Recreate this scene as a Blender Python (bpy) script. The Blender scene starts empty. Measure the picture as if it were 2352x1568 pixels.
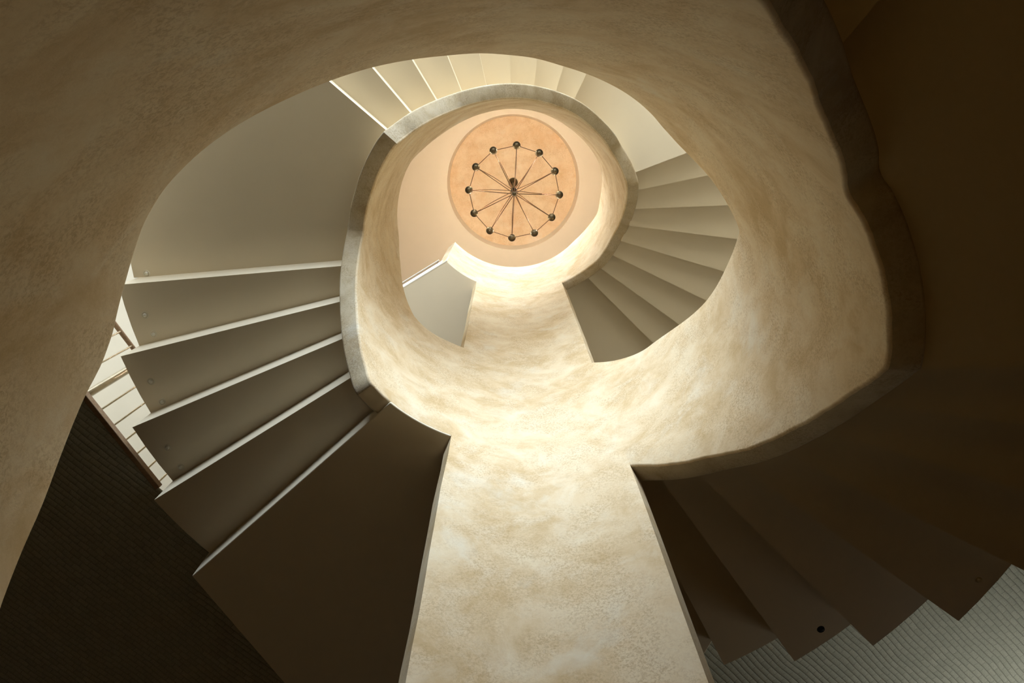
import bpy, bmesh, math, random
from mathutils import Vector, Matrix
random.seed(7)
S = 0.9                 # metres per void radius
Z0 = 1.45               # camera height above the lower floor, in void radii
EY = 0.925              # the void is slightly oval
T = 0.111               # parapet thickness
COL = bpy.context.scene.collection
rad = math.radians

# ------------------------------------------------------------------ helpers
def W(x, y, z):
    """plan x right, y towards the window side, z up (void radii) -> world metres"""
    return Vector((x * S, -y * S, (z + Z0) * S))
def ell(a):
    s, c = math.sin(rad(a)), math.cos(rad(a))
    return 1.0 / math.sqrt(s * s + c * c / EY / EY)
def pol(a, r, z):
    return W(r * math.sin(rad(a)), r * math.cos(rad(a)), z)
def inner(a, k, z):
    return pol(a, k * ell(a), z)

def pchip(tab):
    xs = [t[0] for t in tab]; ys = [t[1] for t in tab]; n = len(xs)
    h = [xs[i+1]-xs[i] for i in range(n-1)]; d = [(ys[i+1]-ys[i])/h[i] for i in range(n-1)]
    m = [0.0]*n; m[0] = d[0]; m[-1] = d[-1]
    for i in range(1, n-1):
        if d[i-1]*d[i] > 0:
            w1 = 2*h[i]+h[i-1]; w2 = h[i]+2*h[i-1]
            m[i] = (w1+w2)/(w1/d[i-1]+w2/d[i])
    def f(x):
        if x <= xs[0]: return ys[0]
        if x >= xs[-1]: return ys[-1]
        i = 0
        while xs[i+1] < x: i += 1
        t = (x-xs[i])/h[i]
        return ((1+2*t)*(1-t)**2*ys[i] + t*(1-t)**2*h[i]*m[i] + t*t*(3-2*t)*ys[i+1] + t*t*(t-1)*h[i]*m[i+1])
    return f

def finish(name, bm, mat, parent=None, smooth=35, bevel=0.0, segs=2):
    bmesh.ops.recalc_face_normals(bm, faces=bm.faces)
    me = bpy.data.meshes.new(name); bm.to_mesh(me); bm.free()
    if smooth:
        me.shade_smooth(); me.set_sharp_from_angle(angle=rad(smooth))
    me.materials.append(mat)
    o = bpy.data.objects.new(name, me); COL.objects.link(o)
    if parent:
        o.parent = parent; o.matrix_parent_inverse = parent.matrix_world.inverted()
    if bevel:
        b = o.modifiers.new('edge', 'BEVEL'); b.width = bevel; b.segments = segs; b.limit_method = 'ANGLE'; b.angle_limit = rad(50)
    return o
def empty(name, loc, label, cat, group=None):
    o = bpy.data.objects.new(name, None); COL.objects.link(o); o.location = loc
    o.empty_display_size = 0.2; o.matrix_world = Matrix.Translation(loc)
    o['label'] = label; o['category'] = cat
    if group: o['group'] = group
    return o
def struct(o):
    o['kind'] = 'structure'; return o

def box(bm, lo, hi, M=None):
    v = bmesh.ops.create_cube(bm, size=1)['verts']
    c = [(a+b)/2 for a, b in zip(lo, hi)]; s = [abs(b-a) for a, b in zip(lo, hi)]
    bmesh.ops.transform(bm, matrix=Matrix.Translation(c) @ Matrix.Diagonal((*s, 1)), verts=v)
    if M: bmesh.ops.transform(bm, matrix=M, verts=v)
    return v
def tube(bm, pts, r, n=10, caps=True):
    pts = [Vector(p) for p in pts]; rings = []
    for i, p in enumerate(pts):
        d = (pts[min(i+1, len(pts)-1)] - pts[max(i-1, 0)]).normalized()
        u = d.orthogonal().normalized() if not rings else (u - d*u.dot(d)).normalized()
        w = d.cross(u)
        rr = r[i] if isinstance(r, (list, tuple)) else r
        rings.append([bm.verts.new(p + rr*(math.cos(2*math.pi*k/n)*u + math.sin(2*math.pi*k/n)*w)) for k in range(n)])
    for a, b in zip(rings, rings[1:]):
        for k in range(n): bm.faces.new((a[k], a[(k+1) % n], b[(k+1) % n], b[k]))
    if caps: bm.faces.new(rings[0][::-1]); bm.faces.new(rings[-1])
def lathe(bm, prof, loc, n=32):
    rings = []
    for r, z in prof:
        if r < 1e-6: rings.append([bm.verts.new(loc + Vector((0, 0, z)))])
        else: rings.append([bm.verts.new(loc + Vector((r*math.cos(2*math.pi*k/n), r*math.sin(2*math.pi*k/n), z))) for k in range(n)])
    for a, b in zip(rings, rings[1:]):
        for k in range(n):
            k2 = (k+1) % n
            if len(a) == 1 and len(b) == 1: continue
            if len(a) == 1: bm.faces.new((a[0], b[k], b[k2]))
            elif len(b) == 1: bm.faces.new((a[k], a[k2], b[0]))
            else: bm.faces.new((a[k], a[k2], b[k2], b[k]))
def prism(bm, poly, z0, z1):
    """plan polygon (x, y) in void radii, may be concave"""
    lo = [bm.verts.new(W(x, y, z0)) for x, y in poly]; hi = [bm.verts.new(W(x, y, z1)) for x, y in poly]
    n = len(poly)
    fs = [bm.faces.new(lo), bm.faces.new(hi[::-1])]
    for i in range(n): bm.faces.new((lo[i], lo[(i+1) % n], hi[(i+1) % n], hi[i]))
    bmesh.ops.triangulate(bm, faces=fs)
def xy(a, r): return (r*math.sin(rad(a)), r*math.cos(rad(a)))

# ------------------------------------------------------------------ materials
def newmat(name):
    m = bpy.data.materials.new(name); m.use_nodes = True
    nt = m.node_tree; b = nt.nodes['Principled BSDF']; return m, nt, b
def pos(nt, rot=(0, 0, 0), scale=(1, 1, 1)):
    g = nt.nodes.new('ShaderNodeNewGeometry'); mp = nt.nodes.new('ShaderNodeMapping')
    mp.inputs['Rotation'].default_value = rot; mp.inputs['Scale'].default_value = scale
    nt.links.new(g.outputs['Position'], mp.inputs['Vector']); return mp.outputs['Vector']
def noise(nt, vec, scale, detail=6, rough=0.6, dist=0.0):
    n = nt.nodes.new('ShaderNodeTexNoise'); n.inputs['Scale'].default_value = scale
    n.inputs['Detail'].default_value = detail; n.inputs['Roughness'].default_value = rough; n.inputs['Distortion'].default_value = dist
    nt.links.new(vec, n.inputs['Vector']); return n.outputs['Fac']
def ramp(nt, fac, stops):
    r = nt.nodes.new('ShaderNodeValToRGB'); e = r.color_ramp.elements
    while len(e) < len(stops): e.new(0.5)
    for k, (p, c) in enumerate(stops):
        e[k].position = p; e[k].color = (*c, 1) if len(c) == 3 else c
    nt.links.new(fac, r.inputs['Fac']); return r.outputs['Color']
def mix(nt, fac, a, b, mode='MIX'):
    m = nt.nodes.new('ShaderNodeMix'); m.data_type = 'RGBA'; m.blend_type = mode
    for s, v in ((m.inputs[0], fac), (m.inputs[6], a), (m.inputs[7], b)):
        if isinstance(v, (int, float)): s.default_value = v
        elif isinstance(v, tuple): s.default_value = (*v, 1)
        else: nt.links.new(v, s)
    return m.outputs[2]
def bump(nt, b, h, strength, dist=0.01):
    n = nt.nodes.new('ShaderNodeBump'); n.inputs['Strength'].default_value = strength; n.inputs['Distance'].default_value = dist
    nt.links.new(h, n.inputs['Height']); nt.links.new(n.outputs['Normal'], b.inputs['Normal'])

def plaster(name, pale, mid, dark, speck, rough=0.75, bstr=0.25):
    m, nt, b = newmat(name)
    v = pos(nt, scale=(1, 1, 1.0))
    c = ramp(nt, noise(nt, v, 4.2, 8, 0.66, 0.5), [(0.36, dark), (0.50, mid), (0.62, pale)])
    big = noise(nt, v, 6.5, 8, 0.7, 0.8)
    c = mix(nt, ramp(nt, big, [(0.50, (0, 0, 0)), (0.68, (0.55, 0.55, 0.55))]), c, speck)
    fine = noise(nt, v, 110, 7, 0.78, 0.5)
    where = ramp(nt, noise(nt, v, 5.5, 5, 0.6, 0.6), [(0.40, (1, 1, 1)), (0.60, (0.12, 0.12, 0.12))])
    grain = ramp(nt, fine, [(0.42, (0.62, 0.62, 0.62)), (0.54, (0, 0, 0))])
    c = mix(nt, mix(nt, 1.0, grain, where, 'MULTIPLY'), c, (dark[0]*.74, dark[1]*.68, dark[2]*.58))
    c = mix(nt, ramp(nt, noise(nt, v, 3.1, 6, 0.6, 0.3), [(0.60, (0, 0, 0)), (0.74, (0.6, 0.6, 0.6))]), c, (pale[0]*0.99, pale[1]*1.12, pale[2]*1.35))
    nt.links.new(c, b.inputs['Base Color']); b.inputs['Roughness'].default_value = rough
    bump(nt, b, fine, bstr, 0.004)
    return m
M_STUCCO = plaster('cream_stucco', (0.82, 0.675, 0.45), (0.77, 0.60, 0.37), (0.655, 0.475, 0.25), (0.84, 0.73, 0.54))
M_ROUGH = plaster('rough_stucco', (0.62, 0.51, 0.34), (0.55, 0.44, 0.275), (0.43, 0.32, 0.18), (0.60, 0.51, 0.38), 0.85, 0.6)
M_DOME = plaster('apricot_stucco', (0.86, 0.63, 0.40), (0.83, 0.585, 0.36), (0.78, 0.50, 0.275), (0.86, 0.65, 0.44), 0.8, 0.2)

def paint(name, col, var=0.06, rough=0.6):
    m, nt, b = newmat(name)
    v = pos(nt)
    c = ramp(nt, noise(nt, v, 3.0, 3, 0.5), [(0.3, tuple(x*(1-var) for x in col)), (0.7, tuple(min(1, x*(1+var)) for x in col))])
    nt.links.new(c, b.inputs['Base Color']); b.inputs['Roughness'].default_value = rough
    bump(nt, b, noise(nt, v, 120, 3, 0.6), 0.06, 0.002)
    return m
M_SOFFIT = paint('soffit_paint', (0.77, 0.66, 0.48), 0.02, 0.5)
M_WHITE = paint('white_ceiling_paint', (0.90, 0.85, 0.74), 0.02)
M_PEACH = paint('peach_ceiling_paint', (0.88, 0.70, 0.50), 0.02)
M_WALL = paint('wall_paint', (0.34, 0.26, 0.15), 0.04)
M_TREAD = paint('floor_oak', (0.26, 0.12, 0.025), 0.1)

def woven():
    m, nt, b = newmat('woven_ceiling_covering')
    v = pos(nt, rot=(0, 0, rad(-45)))
    # gentle waviness of the rows
    w = nt.nodes.new('ShaderNodeTexNoise'); w.inputs['Scale'].default_value = 2.5; nt.links.new(v, w.inputs['Vector'])
    a = nt.nodes.new('ShaderNodeVectorMath'); a.operation = 'MULTIPLY_ADD'
    nt.links.new(w.outputs['Color'], a.inputs[0]); a.inputs[1].default_value = (0.05, 0.05, 0); nt.links.new(v, a.inputs[2])
    br = nt.nodes.new('ShaderNodeTexBrick'); nt.links.new(a.outputs[0], br.inputs['Vector'])
    br.inputs['Scale'].default_value = 1; br.inputs['Brick Width'].default_value = 0.062; br.inputs['Row Height'].default_value = 0.034
    br.inputs['Mortar Size'].default_value = 0.0028; br.inputs['Mortar Smooth'].default_value = 0.9; br.offset = 0.5
    br.inputs['Color1'].default_value = (0.60, 0.59, 0.48, 1); br.inputs['Color2'].default_value = (0.52, 0.52, 0.42, 1)
    br.inputs['Mortar'].default_value = (0.42, 0.41, 0.33, 1)
    f = noise(nt, v, 190, 5, 0.7)
    c = mix(nt, ramp(nt, f, [(0.38, (0.5, 0.5, 0.5)), (0.6, (0, 0, 0))]), br.outputs['Color'], (0.22, 0.21, 0.16))
    nt.links.new(c, b.inputs['Base Color']); b.inputs['Roughness'].default_value = 0.9
    # pillow shaped rows
    sep = nt.nodes.new('ShaderNodeSeparateXYZ'); nt.links.new(a.outputs[0], sep.inputs[0])
    def math_(op, x, y):
        n = nt.nodes.new('ShaderNodeMath'); n.operation = op
        for s, q in zip(n.inputs, (x, y)):
            if isinstance(q, (int, float)): s.default_value = q
            elif q is not None: nt.links.new(q, s)
        return n.outputs[0]
    row = math_('ABSOLUTE', math_('SINE', math_('MULTIPLY', sep.outputs[1], math.pi/0.034), None), None)
    row = math_('POWER', row, 0.5)
    h = math_('ADD', math_('MULTIPLY', row, 0.8), math_('MULTIPLY', f, 0.35))
    h = math_('SUBTRACT', h, math_('MULTIPLY', br.outputs['Fac'], 0.12))
    bump(nt, b, h, 0.8, 0.010)
    return m
M_WOVEN = woven()

def metal(name, col, rough, metallic=1.0):
    m, nt, b = newmat(name)
    b.inputs['Metallic'].default_value = metallic; b.inputs['Roughness'].default_value = rough
    c = ramp(nt, noise(nt, pos(nt), 40, 3, 0.6), [(0.3, tuple(x*.8 for x in col)), (0.7, col)])
    nt.links.new(c, b.inputs['Base Color']); return m
M_BRONZE = metal('dark_bronze', (0.10, 0.072, 0.035), 0.35, 0.75)
M_ARM = metal('bronze_wire', (0.16, 0.075, 0.03), 0.35, 0.8)
M_STEEL = metal('brushed_steel', (0.72, 0.66, 0.54), 0.25)
def wood():
    m, nt, b = newmat('varnished_wood')
    v = pos(nt, rot=(0, 0, rad(30)), scale=(2, 20, 20))
    c = ramp(nt, noise(nt, v, 5, 5, 0.6, 1.0), [(0.3, (0.26, 0.15, 0.08)), (0.7, (0.40, 0.27, 0.16))])
    nt.links.new(c, b.inputs['Base Color']); b.inputs['Roughness'].default_value = 0.4; return m
M_WOOD = wood()
m, nt, b = newmat('clear_glass'); b.inputs['Transmission Weight'].default_value = 1; b.inputs['Roughness'].default_value = 0.02
b.inputs['Base Color'].default_value = (0.97, 0.95, 0.9, 1); b.inputs['IOR'].default_value = 1.15; M_GLASS = m
m, nt, b = newmat('warm_bulb'); b.inputs['Emission Color'].default_value = (1, 0.72, 0.42, 1); b.inputs['Emission Strength'].default_value = 12
b.inputs['Base Color'].default_value = (1, 0.9, 0.75, 1); M_BULB = m
m, nt, b = newmat('black_void'); b.inputs['Base Color'].default_value = (0.01, 0.008, 0.006, 1); M_BLACK = m
M_CAP = paint('cap_paint', (0.76, 0.72, 0.60), 0.02, 0.35)

# ------------------------------------------------------------------ measured profiles (angle clockwise from the window side, height)
r2lo = pchip([(204,3.36),(234,3.375),(240,3.50),(247,3.68),(255,3.90),(262,4.07),(268,4.22),(273,4.335),(275,4.375),(276,4.385),(279,4.39),(288,4.39),(296,4.34),(303,4.27),(309,4.20),(311.2,4.185),(312.2,4.205),(315,4.27),
              (321,4.37),(329,4.55),(336,4.69),(345,4.79),(357.5,4.91),(369,5.10),(386,5.40),(398,5.70),(409,5.90),(416,6.05),(424,6.07),(430,6.08),(434.2,6.10),(435.2,6.125),(441,6.27),
              (447,6.42),(453,6.58),(459,6.71),(466,6.85),(475,6.91),(482,6.95),(489,7.04),(499,7.14),(508.2,7.20)])
r2up = pchip([(204,4.94),(213,4.92),(224,4.88),(232,4.90),(237,4.99),(245,5.20),(252,5.455),(258,5.62),(263,5.735),(268,5.76),(282,5.715),(291,5.65),(300,5.60),(303,5.66),(307,5.815),
              (324,6.23),(341,6.33),(357.6,6.42),(375,6.75),(397,7.31),(413,7.46),(426,7.55),(436,7.80),(444,8.04),(453,8.20),(458,8.22),(471,8.54),(480,8.72),(489,8.82),(508.2,8.80)])
r1lo = pchip([(204,-0.82),(245,-0.80),(290,0.08),(320,0.09),(350,0.62),(382,1.23),(386,1.32),(389,1.38),(395,1.50),(402,1.64),(414,1.80),(417.8,1.86),(418.8,1.862),(421,1.848),(430,1.84),(441,1.835),
              (448.2,1.842),(449.2,1.862),(453,1.94),(458,2.04),(463,2.13),(471,2.27),(481,2.44),(488,2.58),(497,2.72),(508.2,2.91)])
r1up = pchip([(204,0.56),(236,0.58),(252,0.86),(261,1.04),(265,1.14),(268,1.22),(272,1.30),(277,1.39),(281,1.465),(285,1.495),(291,1.50),(296,1.49),(301,1.475),(304,1.475),(309,1.50),(314,1.55),
              (324,1.72),(333,1.89),(339,2.03),(344,2.15),(350,2.26),(356,2.40),(360,2.48),(368,2.69),(374,2.80),(388,3.03),(396,3.18),(403,3.31),(408,3.34),(412,3.32),(419,3.22),(428,3.12),(434,3.07),
              (437,3.13),(447,3.34),(458,3.54),(482,4.01),(488,4.07),(499,4.25),(508.2,4.45)])

def section(zl, zu, rc=0.013, nz=6):
    """rounded cross-section of a plaster wall as (k, z, which side)"""
    pts = []
    # inner face upwards, over the top, down the outer face, back along the underside
    for i in range(4): t = rad(270 - 90*i/3); pts.append((1+rc+rc*math.cos(t), zl+rc+rc*math.sin(t), 'i'))
    for j in range(1, nz): pts.append((1, zl+rc+(zu-zl-2*rc)*j/nz, 'i'))
    for i in range(4): t = rad(180 - 90*i/3); pts.append((1+rc+rc*math.cos(t), zu-rc+rc*math.sin(t), 'i'))
    for i in range(4): t = rad(90 - 90*i/3); pts.append((1+T-rc+rc*math.cos(t), zu-rc+rc*math.sin(t), 'o'))
    for j in range(1, nz): pts.append((1+T, zu-rc-(zu-zl-2*rc)*j/nz, 'o'))
    for i in range(4): t = rad(0 - 90*i/3); pts.append((1+T-rc+rc*math.cos(t), zl+rc+rc*math.sin(t), 'b'))
    return pts
def ribbon(name, a0, a1, lo, up, parent=None, step=1.0, smooth_until=None, kinks=()):
    """a curved plaster wall between two height functions"""
    n = max(2, int(round((a1-a0)/step))); bm = bmesh.new(); prev = None; first = None
    for i in range(n+1):
        a = a0 + (a1-a0)*i/n; sec = section(lo(a), up(a))
        wob = [0.0022*math.sin(a*0.9+3*q) + 0.0016*math.sin(a*2.3+q) for q in (0, 1.7)]
        ring = [bm.verts.new(inner(a, k, z + (wob[0] if j < 6 else 0))) for j, (k, z, tg) in enumerate(sec)]
        if prev:
            m_ = len(ring)
            for j in range(m_):
                j2 = (j+1) % m_; f = bm.faces.new((prev[j], prev[j2], ring[j2], ring[j]))
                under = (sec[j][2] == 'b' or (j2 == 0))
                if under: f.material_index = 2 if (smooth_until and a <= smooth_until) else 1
        else: first = ring
        prev = ring
    bm.faces.new(first[::-1]); bm.faces.new(prev)
    o = finish(name, bm, M_STUCCO, parent, 40)
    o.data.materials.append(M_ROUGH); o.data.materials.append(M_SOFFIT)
    return o

# ------------------------------------------------------------------ the setting
AL, AR = 204.0, 148.4      # the solid plaster wall spans AR .. AL, where all flights end
def lerp_tab(tab, x):
    if x <= tab[0][0]: return tab[0][1]
    for (x0, y0), (x1, y1) in zip(tab, tab[1:]):
        if x <= x1: return y0 + (y1-y0)*(x-x0)/(x1-x0)
    return tab[-1][1]
LEFT = [(-Z0, 203.3), (1.6, 203.5), (2.5, 203.95), (3.3, 204.0), (4.93, 204.0), (4.95, 206.1), (7.4, 207.0), (8.8, 207.0)]
RIGHT = [(-Z0, 149.2), (1.5, 149.0), (2.9, 148.4), (4.4, 148.4), (8.8, 148.4)]
bm = bmesh.new(); rows = []
zs = [-Z0 + 0.17*i for i in range(29)]; zs = [z for z in zs if z < 3.3] + [3.3, 3.6, 4.0, 4.4, 4.8, 4.93, 4.95, 5.3, 5.9, 6.5, 7.0, 7.4, 7.9, 8.4, 8.78, 8.8]
for z in zs:
    wl = 0.10*math.sin(z*5.1) + 0.07*math.sin(z*11.3+1)
    if 3.25 < z < 4.94 or z > 7.3: wl = 0
    if z > 7.3 or 2.85 < z < 4.5: wr = 0
    else: wr = 0.05*math.sin(z*6.3+2)
    al, ar = lerp_tab(LEFT, z)+wl, lerp_tab(RIGHT, z)+wr; n = 36; ring = []
    dk = 0.013 if z > 8.79 else 0
    e_ = 0.35
    angs = [ar+(al-ar)*i/n for i in range(n+1)]
    ring += [inner(a, 1+dk+(0.006 if i in (0, n) and not (2.9 < z < 4.9 or z > 7.3) else 0), z) for i, a in enumerate(angs)]
    ring += [inner(a, 1+T-dk, z) for a in angs[::-1]]
    rows.append([bm.verts.new(p) for p in ring])
for a_, b_ in zip(rows, rows[1:]):
    for k in range(len(a_)): k2 = (k+1) % len(a_); bm.faces.new((a_[k], a_[k2], b_[k2], b_[k]))
bm.faces.new(rows[0]); bm.faces.new(rows[-1])
wc = struct(finish('wall_centre', bm, M_STUCCO, None, 40))

R_O = lambda a: 2.475 - 0.055*math.sin(rad(a))
def well(r=2.5):
    """outline of the stair opening in a floor: the landing side is covered by the landing"""
    pts = [xy(a, 1.16) for a in range(154, 227, 4)] + [xy(227.5, 2.56)]
    pts += [(-2.224, -1.384), (-2.559, -0.797), (-2.741, -0.480)] + [xy(a, 2.78) for a in range(266, 299, 6)] + [xy(a, 2.6) for a in range(306, 512, 6)]
    return pts
def slab_with_hole(name, hole, z0, z1, mat, half=(-7, 7, -7, 5)):
    x0, x1, y0, y1 = half
    bm = bmesh.new()
    outer = [(x0, y0), (x1, y0), (x1, y1), (x0, y1)]
    for z in (z0, z1):
        vo = [bm.verts.new(W(x, y, z)) for x, y in outer]; vi = [bm.verts.new(W(x, y, z)) for x, y in hole]
        es = [bm.edges.new((v[i], v[(i+1) % len(v)])) for v in (vo, vi) for i in range(len(v))]
        bmesh.ops.triangle_fill(bm, edges=es, use_beauty=True, use_dissolve=False)
    bm.verts.ensure_lookup_table(); n = 4+len(hole)
    lo, hi = bm.verts[:n], bm.verts[n:2*n]
    for rng in (range(4), range(4, n)):
        rng = list(rng)
        for k, i in enumerate(rng):
            j = rng[(k+1) % len(rng)]; bm.faces.new((lo[i], lo[j], hi[j], hi[i]))
    return finish(name, bm, mat, None, 0)
c1 = struct(slab_with_hole('ceiling', well(), 3.76, 3.775, M_WOVEN))
c2 = struct(slab_with_hole('ceiling', [(x, y) for x, y in well()], 7.62, 7.72, M_WHITE))
circ = [xy(a, 1.034) for a in range(0, 360, 4)]
c3 = struct(slab_with_hole('ceiling', circ, 10.95, 11.05, M_PEACH))
bm = bmesh.new()      # the round recess above it
for a in range(0, 360, 4):
    q = [pol(a, 1.034, 10.95), pol(a+4, 1.034, 10.95), pol(a+4, 1.016, 11.27), pol(a, 1.016, 11.27)]
    vs = [bm.verts.new(p) for p in q]; bm.faces.new(vs)
bmesh.ops.remove_doubles(bm, verts=bm.verts, dist=1e-4)
struct(finish('trim_1', bm, paint('recess_rim_paint', (0.94, 0.77, 0.56), 0.02), None, 30))
bm = bmesh.new()
rings = []
for k in range(9):
    r = 1.016*(1-k/8.0); z = 11.27 + 0.05*math.sqrt(max(0, 1-(r/1.016)**2))
    rings.append([bm.verts.new(pol(a, r, z)) for a in range(0, 360, 4)] if r > 1e-6 else [bm.verts.new(pol(0, 0, z))])
for a_, b_ in zip(rings, rings[1:]):
    for k in range(90):
        k2 = (k+1) % 90
        if len(b_) == 1: bm.faces.new((a_[k], a_[k2], b_[0]))
        else: bm.faces.new((a_[k], a_[k2], b_[k2], b_[k]))
struct(finish('ceiling', bm, M_DOME, None, 30))
M_PALE = paint('pale_stone_floor', (0.64, 0.56, 0.43), 0.05)
struct(slab_with_hole('floor', [(x*1.02, y*1.02) for x, y in well()], 3.7765, 3.80, M_PALE))
def slab(name, lo, hi, mat):
    bm = bmesh.new(); p, q = W(*lo), W(*hi)
    box(bm, [min(u, v) for u, v in zip(p, q)], [max(u, v) for u, v in zip(p, q)])
    return struct(finish(name, bm, mat, None, 0))
slab('floor', (-7, -7, -Z0-0.1), (7, 5, -Z0), M_TREAD)
slab('wall_left', (-7.1, -7, -Z0), (-7, 5, 11.05), M_WALL)
slab('wall_right', (7, -7, -Z0), (7.1, 5, 11.05), M_WALL)
slab('wall_back', (-7.1, -7.1, -Z0), (7.1, -7, 11.05), M_WALL)
# wall with the tall window, behind the viewer's head
WX0, WX1, WZ0, WZ1 = -3.9, 3.6, 4.15, 7.5
bm = bmesh.new()
for lo, hi in (((-7.1, 5, -Z0), (7.1, 5.2, WZ0)), ((-7.1, 5, WZ1), (7.1, 5.2, 11.05)), ((-7.1, 5, WZ0), (WX0, 5.2, WZ1)), ((WX1, 5, WZ0), (7.1, 5.2, WZ1))):
    p, q = W(*lo), W(*hi); box(bm, [min(u, v) for u, v in zip(p, q)], [max(u, v) for u, v in zip(p, q)])
struct(finish('wall_front', bm, M_WALL, None, 0))
bm = bmesh.new()
for k in range(5):
    x = WX0 + (WX1-WX0)*k/4
    p, q = W(x-0.03, 5.02, WZ0), W(x+0.03, 5.1, WZ1); box(bm, [min(u, v) for u, v in zip(p, q)], [max(u, v) for u, v in zip(p, q)])
for z in (WZ0+0.03, (WZ0+WZ1)/2, WZ1-0.03):
    p, q = W(WX0, 5.02, z-0.03), W(WX1, 5.1, z+0.03); box(bm, [min(u, v) for u, v in zip(p, q)], [max(u, v) for u, v in zip(p, q)])
struct(finish('window_1', bm, M_WHITE, None, 0))

# ------------------------------------------------------------------ stair flights
def wedge(name, a0, a1, z, top, parent, r_in=1.10, ro=None, mat=M_SOFFIT):
    bm = bmesh.new(); n = max(3, int((a1-a0)/2.5)); lo = []
    ro = ro or R_O
    poly = [(math.sin(rad(a0+(a1-a0)*i/n))*ell(a0+(a1-a0)*i/n)*r_in, math.cos(rad(a0+(a1-a0)*i/n))*ell(a0+(a1-a0)*i/n)*r_in) for i in range(n+1)]
    poly += [xy(a0+(a1-a0)*i/n, ro(a0+(a1-a0)*i/n)) for i in range(n, -1, -1)]
    prism(bm, poly, z, top)
    return finish(name, bm, mat, parent, 0, 0.0)
def cap(parent, a, r, z, mat=M_CAP, rr=0.0115, name='screw_cap'):
    c = pol(a, r, z)
    bm = bmesh.new()
    lathe(bm, [(0, -0.010), (rr*0.6, -0.010), (rr*0.95, -0.005), (rr, 0.0005), (rr*1.45, 0.0003), (rr*1.5, -0.0022), (rr*1.62, -0.0022), (rr*1.75, 0.001), (0, 0.004)], c, 20)
    return finish(name, bm, mat, parent, 40)

def flight(edges, levels, shift, base_label, label):
    root = empty('spiral_staircase', pol(edges[0], 1.6, levels[0]+shift), label, 'staircase')
    out = {}
    for k in range(len(levels)):
        a0, a1 = edges[k], edges[k+1]; z = levels[k]+shift
        nz = (levels[k+1]+shift) if k+1 < len(levels) else z+0.22
        nm = 'landing' if a1-a0 > 20 else 'step'
        out[k] = wedge(nm, a0, a1, z, nz+0.05, root, ro=((lambda a: 2.56 - 0.085*max(0, min(1, (a-290)/20))) if abs(a0-265.2) < .01 else None))
    return root, out

# upper flight: soffit levels 1..21 between the two floors
E2 = [226.5, 237.8, 247.0, 256.0, 265.2, 310.6, 319.6, 328.8, 338.0, 347.4, 357.0, 366.5, 376.2, 385.2, 429.4, 438.3, 447.8, 457.0, 466.3, 475.5, 485.3, 494.5]
Z2 = [3.55, 3.78, 4.00, 4.22, 4.46, 4.62, 4.79, 4.96, 5.12, 5.28, 5.46, 5.64, 5.82, 6.12, 6.28, 6.45, 6.62, 6.79, 6.94, 7.09, 7.24]
Z2.append(7.42); E2.append(512.4)
up, us = flight(E2, Z2, 0, '', 'upper pale spiral staircase flight ringing the chandelier, with off-white stepped underside and daylit risers')
us[21].name = 'step'
ribbon('parapet', 204.0, 508.4, r2lo, r2up, up, 1.0, 234.5)
for k, caps in ((4, [(265.7, 2.47)]), (3, [(260.3, 2.42), (257.2, 2.41)]), (2, [(251.3, 2.42), (247.9, 2.42)]), (1, [(242.3, 2.41), (238.9, 2.42)])):
    for a, r in caps: cap(us[k], a, r, Z2[k])

# lower flight: same storey height, turned a little further round
E1 = [246, 255.4, 264.6, 273.8, 283.0, 324.0, 333, 342, 351, 360.5, 370, 379.4, 389, 398, 448.8, 458.3, 467.7, 477.0, 486.1, 495.2, 504.1, 512.4]
Z1 = [-0.63, -0.44, -0.25, -0.06, 0.13, 0.33, 0.52, 0.71, 0.90, 1.09, 1.28, 1.47, 1.66, 1.866, 2.06, 2.25, 2.43, 2.60, 2.79, 2.97, 3.16]
lw, ls = flight(E1, Z1, 0, '', 'lower spiral staircase flight nearest the viewer, dark brown stepped underside beneath the woven ceiling')
ribbon('parapet', 204.0, 508.4, r1lo, r1up, lw, 1.0)
cap(ls[18], 138.4, 2.18, Z1[18], M_BLACK, 0.0098, 'bolt_hole')
cap(ls[16], 120.2, 2.17, Z1[16], M_SOFFIT, 0.008)

# landing between the flights
bm = bmesh.new()
poly = [(math.sin(rad(a))*ell(a)*1.002, math.cos(rad(a))*ell(a)*1.002) for a in [204.05 + 1.5*i for i in range(15)] + [226.4]]
poly += [(-1.88, -1.72), (-1.43, -2.46), (-0.56, -3.9), (0.5, -3.9), (0.9, -2.7), xy(152.4, 2.44)]
poly += [(math.sin(rad(a))*ell(a)*1.10, math.cos(rad(a))*ell(a)*1.10) for a in (152.4, 160, 170, 180, 190, 198, 204.3)]
prism(bm, poly, 3.357, 3.80)
mid = finish('landing', bm, M_SOFFIT, None, 0, 0.005)
mid['label'] = 'dark flat landing slab left of the bright centre wall, between lower and upper flights'; mid['category'] = 'landing'

# topmost landing with its end guard and a low glass panel
top = empty('top_landing', pol(215, 1.4, 7.42), 'topmost stair landing near the chandelier, grey-green underside, white front edge and short curved guard wall', 'landing')
bm = bmesh.new()
d = Vector((-1.26+0.765, -0.92+0.62)).normalized()
e0 = (-0.765, -0.615); e1 = (e0[0]+d.x*1.55, e0[1]+d.y*1.55)
poly = [(math.sin(rad(a))*ell(a)*1.002, math.cos(rad(a))*ell(a)*1.002) for a in [206.8 + 1.5*i for i in range(16)] + [230.8]] + [(e0[0]+d.x*.004, e0[1]+d.y*.004), e1, (-1.43, -2.3), (-0.5, -3.6), (0.5, -3.6), xy(152, 2.44)]
poly += [(math.sin(rad(a))*ell(a)*1.10, math.cos(rad(a))*ell(a)*1.10) for a in (152, 160, 170, 180, 190, 198, 204.3)]
prism(bm, poly, 7.417, 7.65)
finish('floor_slab', bm, M_SOFFIT, top, 0, 0.004)
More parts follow.
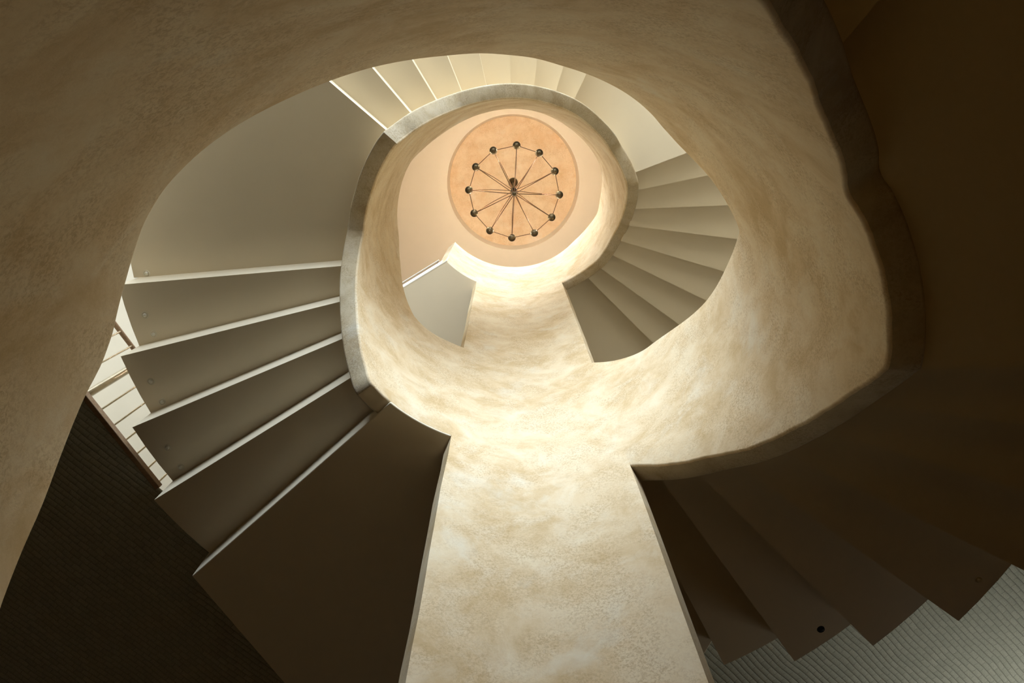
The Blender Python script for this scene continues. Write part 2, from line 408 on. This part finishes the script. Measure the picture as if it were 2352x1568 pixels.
ribbon('guard_wall', 207.0, 231.8, lambda a: 7.42, lambda a: 8.80, top, 1.0, 232)
nrm = Vector((d.y, -d.x))
if nrm.dot(Vector(e0)) < 0: pass
def strip(name, s0, s1, off, th, z0, z1, mat):
    """upright panel along the landing's front edge"""
    o = Vector((-d.y, d.x)) * off; q = Vector((-d.y, d.x)) * th
    a = Vector(e0)+d*s0; b_ = Vector(e0)+d*s1
    bm = bmesh.new(); prism(bm, [tuple(a+o), tuple(b_+o), tuple(b_+o+q), tuple(a+o+q)], z0, z1)
    return finish(name, bm, mat, top, 0, 0.002)
strip('nosing', -0.02, 1.55, -0.004, 0.012, 7.415, 7.66, M_WHITE)
strip('glass_panel', 0.17, 1.5, 0.010, 0.010, 7.655, 8.06, M_GLASS)
strip('panel_rail', 0.17, 1.5, 0.006, 0.018, 8.06, 8.085, M_WHITE)

# ------------------------------------------------------------------ railing along the edge of the opening, left
b0, b1 = Vector((-2.224, -1.384)), Vector((-2.559, -0.797)); bd = (b1-b0).normalized(); bn = Vector((-bd.y, bd.x))
if bn.x > 0: bn = -bn
L_ = (b1-b0).length + 0.6
rail = empty('stair_railing', W(b0.x, b0.y, 3.80), 'railing of thin brass balusters and wooden base board at the edge of the dark ceiling', 'railing')
def along(s, off, z): p = b0 + bd*s + bn*off; return W(p.x, p.y, z)
bm = bmesh.new()
q = [b0-bn*0.022, b0+bd*L_-bn*0.022, b0+bd*L_+bn*0.012, b0+bn*0.012]
prism(bm, [tuple(v) for v in q], 3.752, 3.790); finish('base_board', bm, M_WOOD, rail, 0, 0.003)
bm = bmesh.new(); tube(bm, [along(0.0, 0.0, 4.435), along(L_, 0.0, 4.435)], 0.014, 14); finish('handrail', bm, M_WOOD, rail, 40)
for s in (0.026, 0.133, 0.242, 0.348, 0.459, 0.576, 0.813, 0.93, 1.045, 1.16):
    bm = bmesh.new(); tube(bm, [along(s, -0.006, 3.789), along(s, -0.006, 4.42)], 0.0062, 10); finish('baluster', bm, M_STEEL, rail, 40)
bm = bmesh.new(); tube(bm, [along(0.692, 0.0, 3.789), along(0.692, 0.0, 4.54)], 0.022, 16); finish('post', bm, M_STEEL, rail, 40)

# ------------------------------------------------------------------ chandelier
ch = empty('chandelier', W(0, 0, 11.33), 'dark bronze wheel chandelier with twelve ball lamps hanging in the round ceiling recess', 'chandelier')
bm = bmesh.new()
R = 0.068
lathe(bm, [(0, 0.02), (R, 0.0), (R*1.0, -0.03), (R*.85, -0.06), (R*.5, -0.085), (0.012, -0.095)], W(0, 0, 11.32), 32); finish('canopy', bm, M_BRONZE, ch, 40)
bm = bmesh.new(); tube(bm, [W(0, 0, 9.5), W(0, 0, 11.25)], 0.009, 10); finish('stem', bm, M_BRONZE, ch, 40)
bm = bmesh.new()
lathe(bm, [(0.012, 0.12), (0.034, 0.10), (0.038, 0.0), (0.034, -0.012), (0.026, -0.008), (0.022, 0.07), (0, 0.08)], W(0, 0, 9.42), 28); finish('hub', bm, M_BLACK, ch, 40)
bm = bmesh.new()
lathe(bm, [(0, -0.030), (0.006, -0.028), (0.010, -0.02), (0.021, -0.014), (0.026, 0.0), (0.021, 0.014), (0.010, 0.02), (0, 0.022)], W(0, 0, 8.88), 24); finish('finial', bm, M_BRONZE, ch, 40)
for k in range(6):
    a = k*60+10; bm = bmesh.new()
    tube(bm, [W(0.018*math.sin(rad(a)), 0.018*math.cos(rad(a)), 8.89), W(0.03*math.sin(rad(a)), 0.03*math.cos(rad(a)), 9.43)], 0.0026, 6); finish('hanger', bm, M_STEEL, ch, 40)
ZR, RR = 9.12, 0.592
for k in range(12):
    a = 3.0 + 30*k
    c = pol(a, RR, ZR)
    bm = bmesh.new()
    R = 0.0455
    pr = [(R*math.sin(t*math.pi/14), R*0.86*-math.cos(t*math.pi/14)) for t in range(1, 11)]
    lathe(bm, [(0, -R*0.86)] + pr + [(R*0.80, R*0.52), (R*0.60, R*0.30), (0, R*0.25)], c, 28)
    lamp = finish('lamp_cup', bm, M_BRONZE, ch, 40)
    bm = bmesh.new()
    lathe(bm, [(0, -0.014), (0.004, -0.013), (0.005, -0.008), (0.009, -0.005), (0.011, 0.004), (0.008, 0.008)], c + Vector((0, 0, -R*0.86)), 16)
    finish('finial', bm, M_BRONZE, lamp, 40)
    bm = bmesh.new()
    lathe(bm, [(0.008, 0.0), (0.012, 0.01), (0.013, 0.02), (0.008, 0.034), (0, 0.045)], c + Vector((0, 0, R*0.5)), 14)
    finish('bulb', bm, M_BULB, lamp, 60)
    # lower arm straight, upper arm bowed
    bm = bmesh.new(); tube(bm, [pol(a, 0.02, 8.885), pol(a, RR*0.55, 9.00), pol(a, RR-0.03, ZR-0.02)], 0.0050, 8); finish('arm', bm, M_ARM, ch, 50)
    pts = []
    for i in range(9):
        t = i/8; r_ = 0.04+(RR-0.065)*t
        z = 9.42 + (ZR-0.005-9.42)*(t**0.8) + 0.035*math.sin(math.pi*t)
        w_ = 3.2*math.sin(math.pi*t)*(1-t)
        pts.append(pol(a+w_, r_, z))
    bm = bmesh.new(); tube(bm, pts, 0.0045, 8); finish('arm', bm, M_ARM, ch, 50)
    bm = bmesh.new(); tube(bm, [pol(a, RR, ZR-0.01), pol(a+30, RR, ZR-0.01)], 0.0040, 8); finish('ring_bar', bm, M_ARM, ch, 50)

# ------------------------------------------------------------------ lights
def area(name, loc, tgt, sx, sy, energy, col, spread=180):
    l = bpy.data.lights.new(name, 'AREA'); l.shape = 'RECTANGLE'; l.size = sx*S; l.size_y = sy*S; l.energy = energy; l.color = col; l.spread = rad(spread)
    o = bpy.data.objects.new(name, l); COL.objects.link(o); o.location = W(*loc)
    o.rotation_euler = (W(*tgt)-W(*loc)).to_track_quat('-Z', 'Y').to_euler(); return o
area('window_daylight', ((WX0+WX1)/2, 5.3, (WZ0+WZ1)/2), ((WX0+WX1)/2, 0, (WZ0+WZ1)/2), WX1-WX0, WZ1-WZ0, 820, (0.84, 1.0, 1.18))
area('corridor_lamp', (4.5, -3.4, 3.22), (4.15, -3.3, 3.76), 0.8, 3.4, 17, (0.97, 1.0, 0.93), 170)
for k in range(6):
    l = bpy.data.lights.new('chandelier_bulb', 'POINT'); l.energy = 15.5; l.color = (1.0, 0.87, 0.70); l.shadow_soft_size = 0.03
    o = bpy.data.objects.new('chandelier_bulb', l); COL.objects.link(o); o.location = pol(3+60*k, RR, ZR+0.14)
area('floor_bounce_fill', (0.6, 3.0, -1.30), (0.6, 2.6, 2.0), 5.0, 1.4, 2.5, (1.0, 0.60, 0.14))  # added fill standing in for light bounced off the lower floor; no fixture here
area('upper_ceiling_fill', (-5.6, -1.8, 6.0), (-5.4, -1.8, 7.6), 1.5, 3.0, 12, (0.95, 1.0, 0.92))  # added unseen fill, only brightens the white ceiling behind the railing
l = bpy.data.lights.new('sun', 'SUN'); l.energy = 2.6; l.color = (0.92, 0.98, 1.0); l.angle = rad(0.6)
o = bpy.data.objects.new('sun', l); COL.objects.link(o); o.location = W(0, 9, 12)
o.rotation_euler = Vector((0.12, 1.0, -1.40)).to_track_quat('-Z', 'Y').to_euler()
w = bpy.data.worlds.new('World'); bpy.context.scene.world = w; w.use_nodes = True
w.node_tree.nodes['Background'].inputs[0].default_value = (0.8, 0.9, 1.0, 1); w.node_tree.nodes['Background'].inputs[1].default_value = 0.6

# ------------------------------------------------------------------ camera
B = [[0.9999876327088979, 0.0014084482478631249, 0.004769769678662956], [0.0, 0.9590615097747943, -0.28319784685416306], [-0.004973372020510955, 0.2831943444739414, 0.959049648781918]]
right = Vector((B[0][0], -B[1][0], B[2][0])); upv = Vector((B[0][1], -B[1][1], B[2][1])); fwd = Vector((B[0][2], -B[1][2], B[2][2]))
cd = bpy.data.cameras.new('camera'); cam = bpy.data.objects.new('camera', cd); COL.objects.link(cam)
M = Matrix((right, upv, -fwd)).transposed().to_4x4(); M.translation = W(-0.074, 0.660, 0)
cam.matrix_world = M
cd.sensor_width = 36; cd.sensor_fit = 'HORIZONTAL'; cd.lens = 1568/2352*36; cd.clip_start = 0.01
sc = bpy.context.scene; sc.camera = cam
sc.view_settings.view_transform = 'Standard'; sc.view_settings.look = 'None'; sc.view_settings.gamma = 1; sc.view_settings.exposure = 0.0
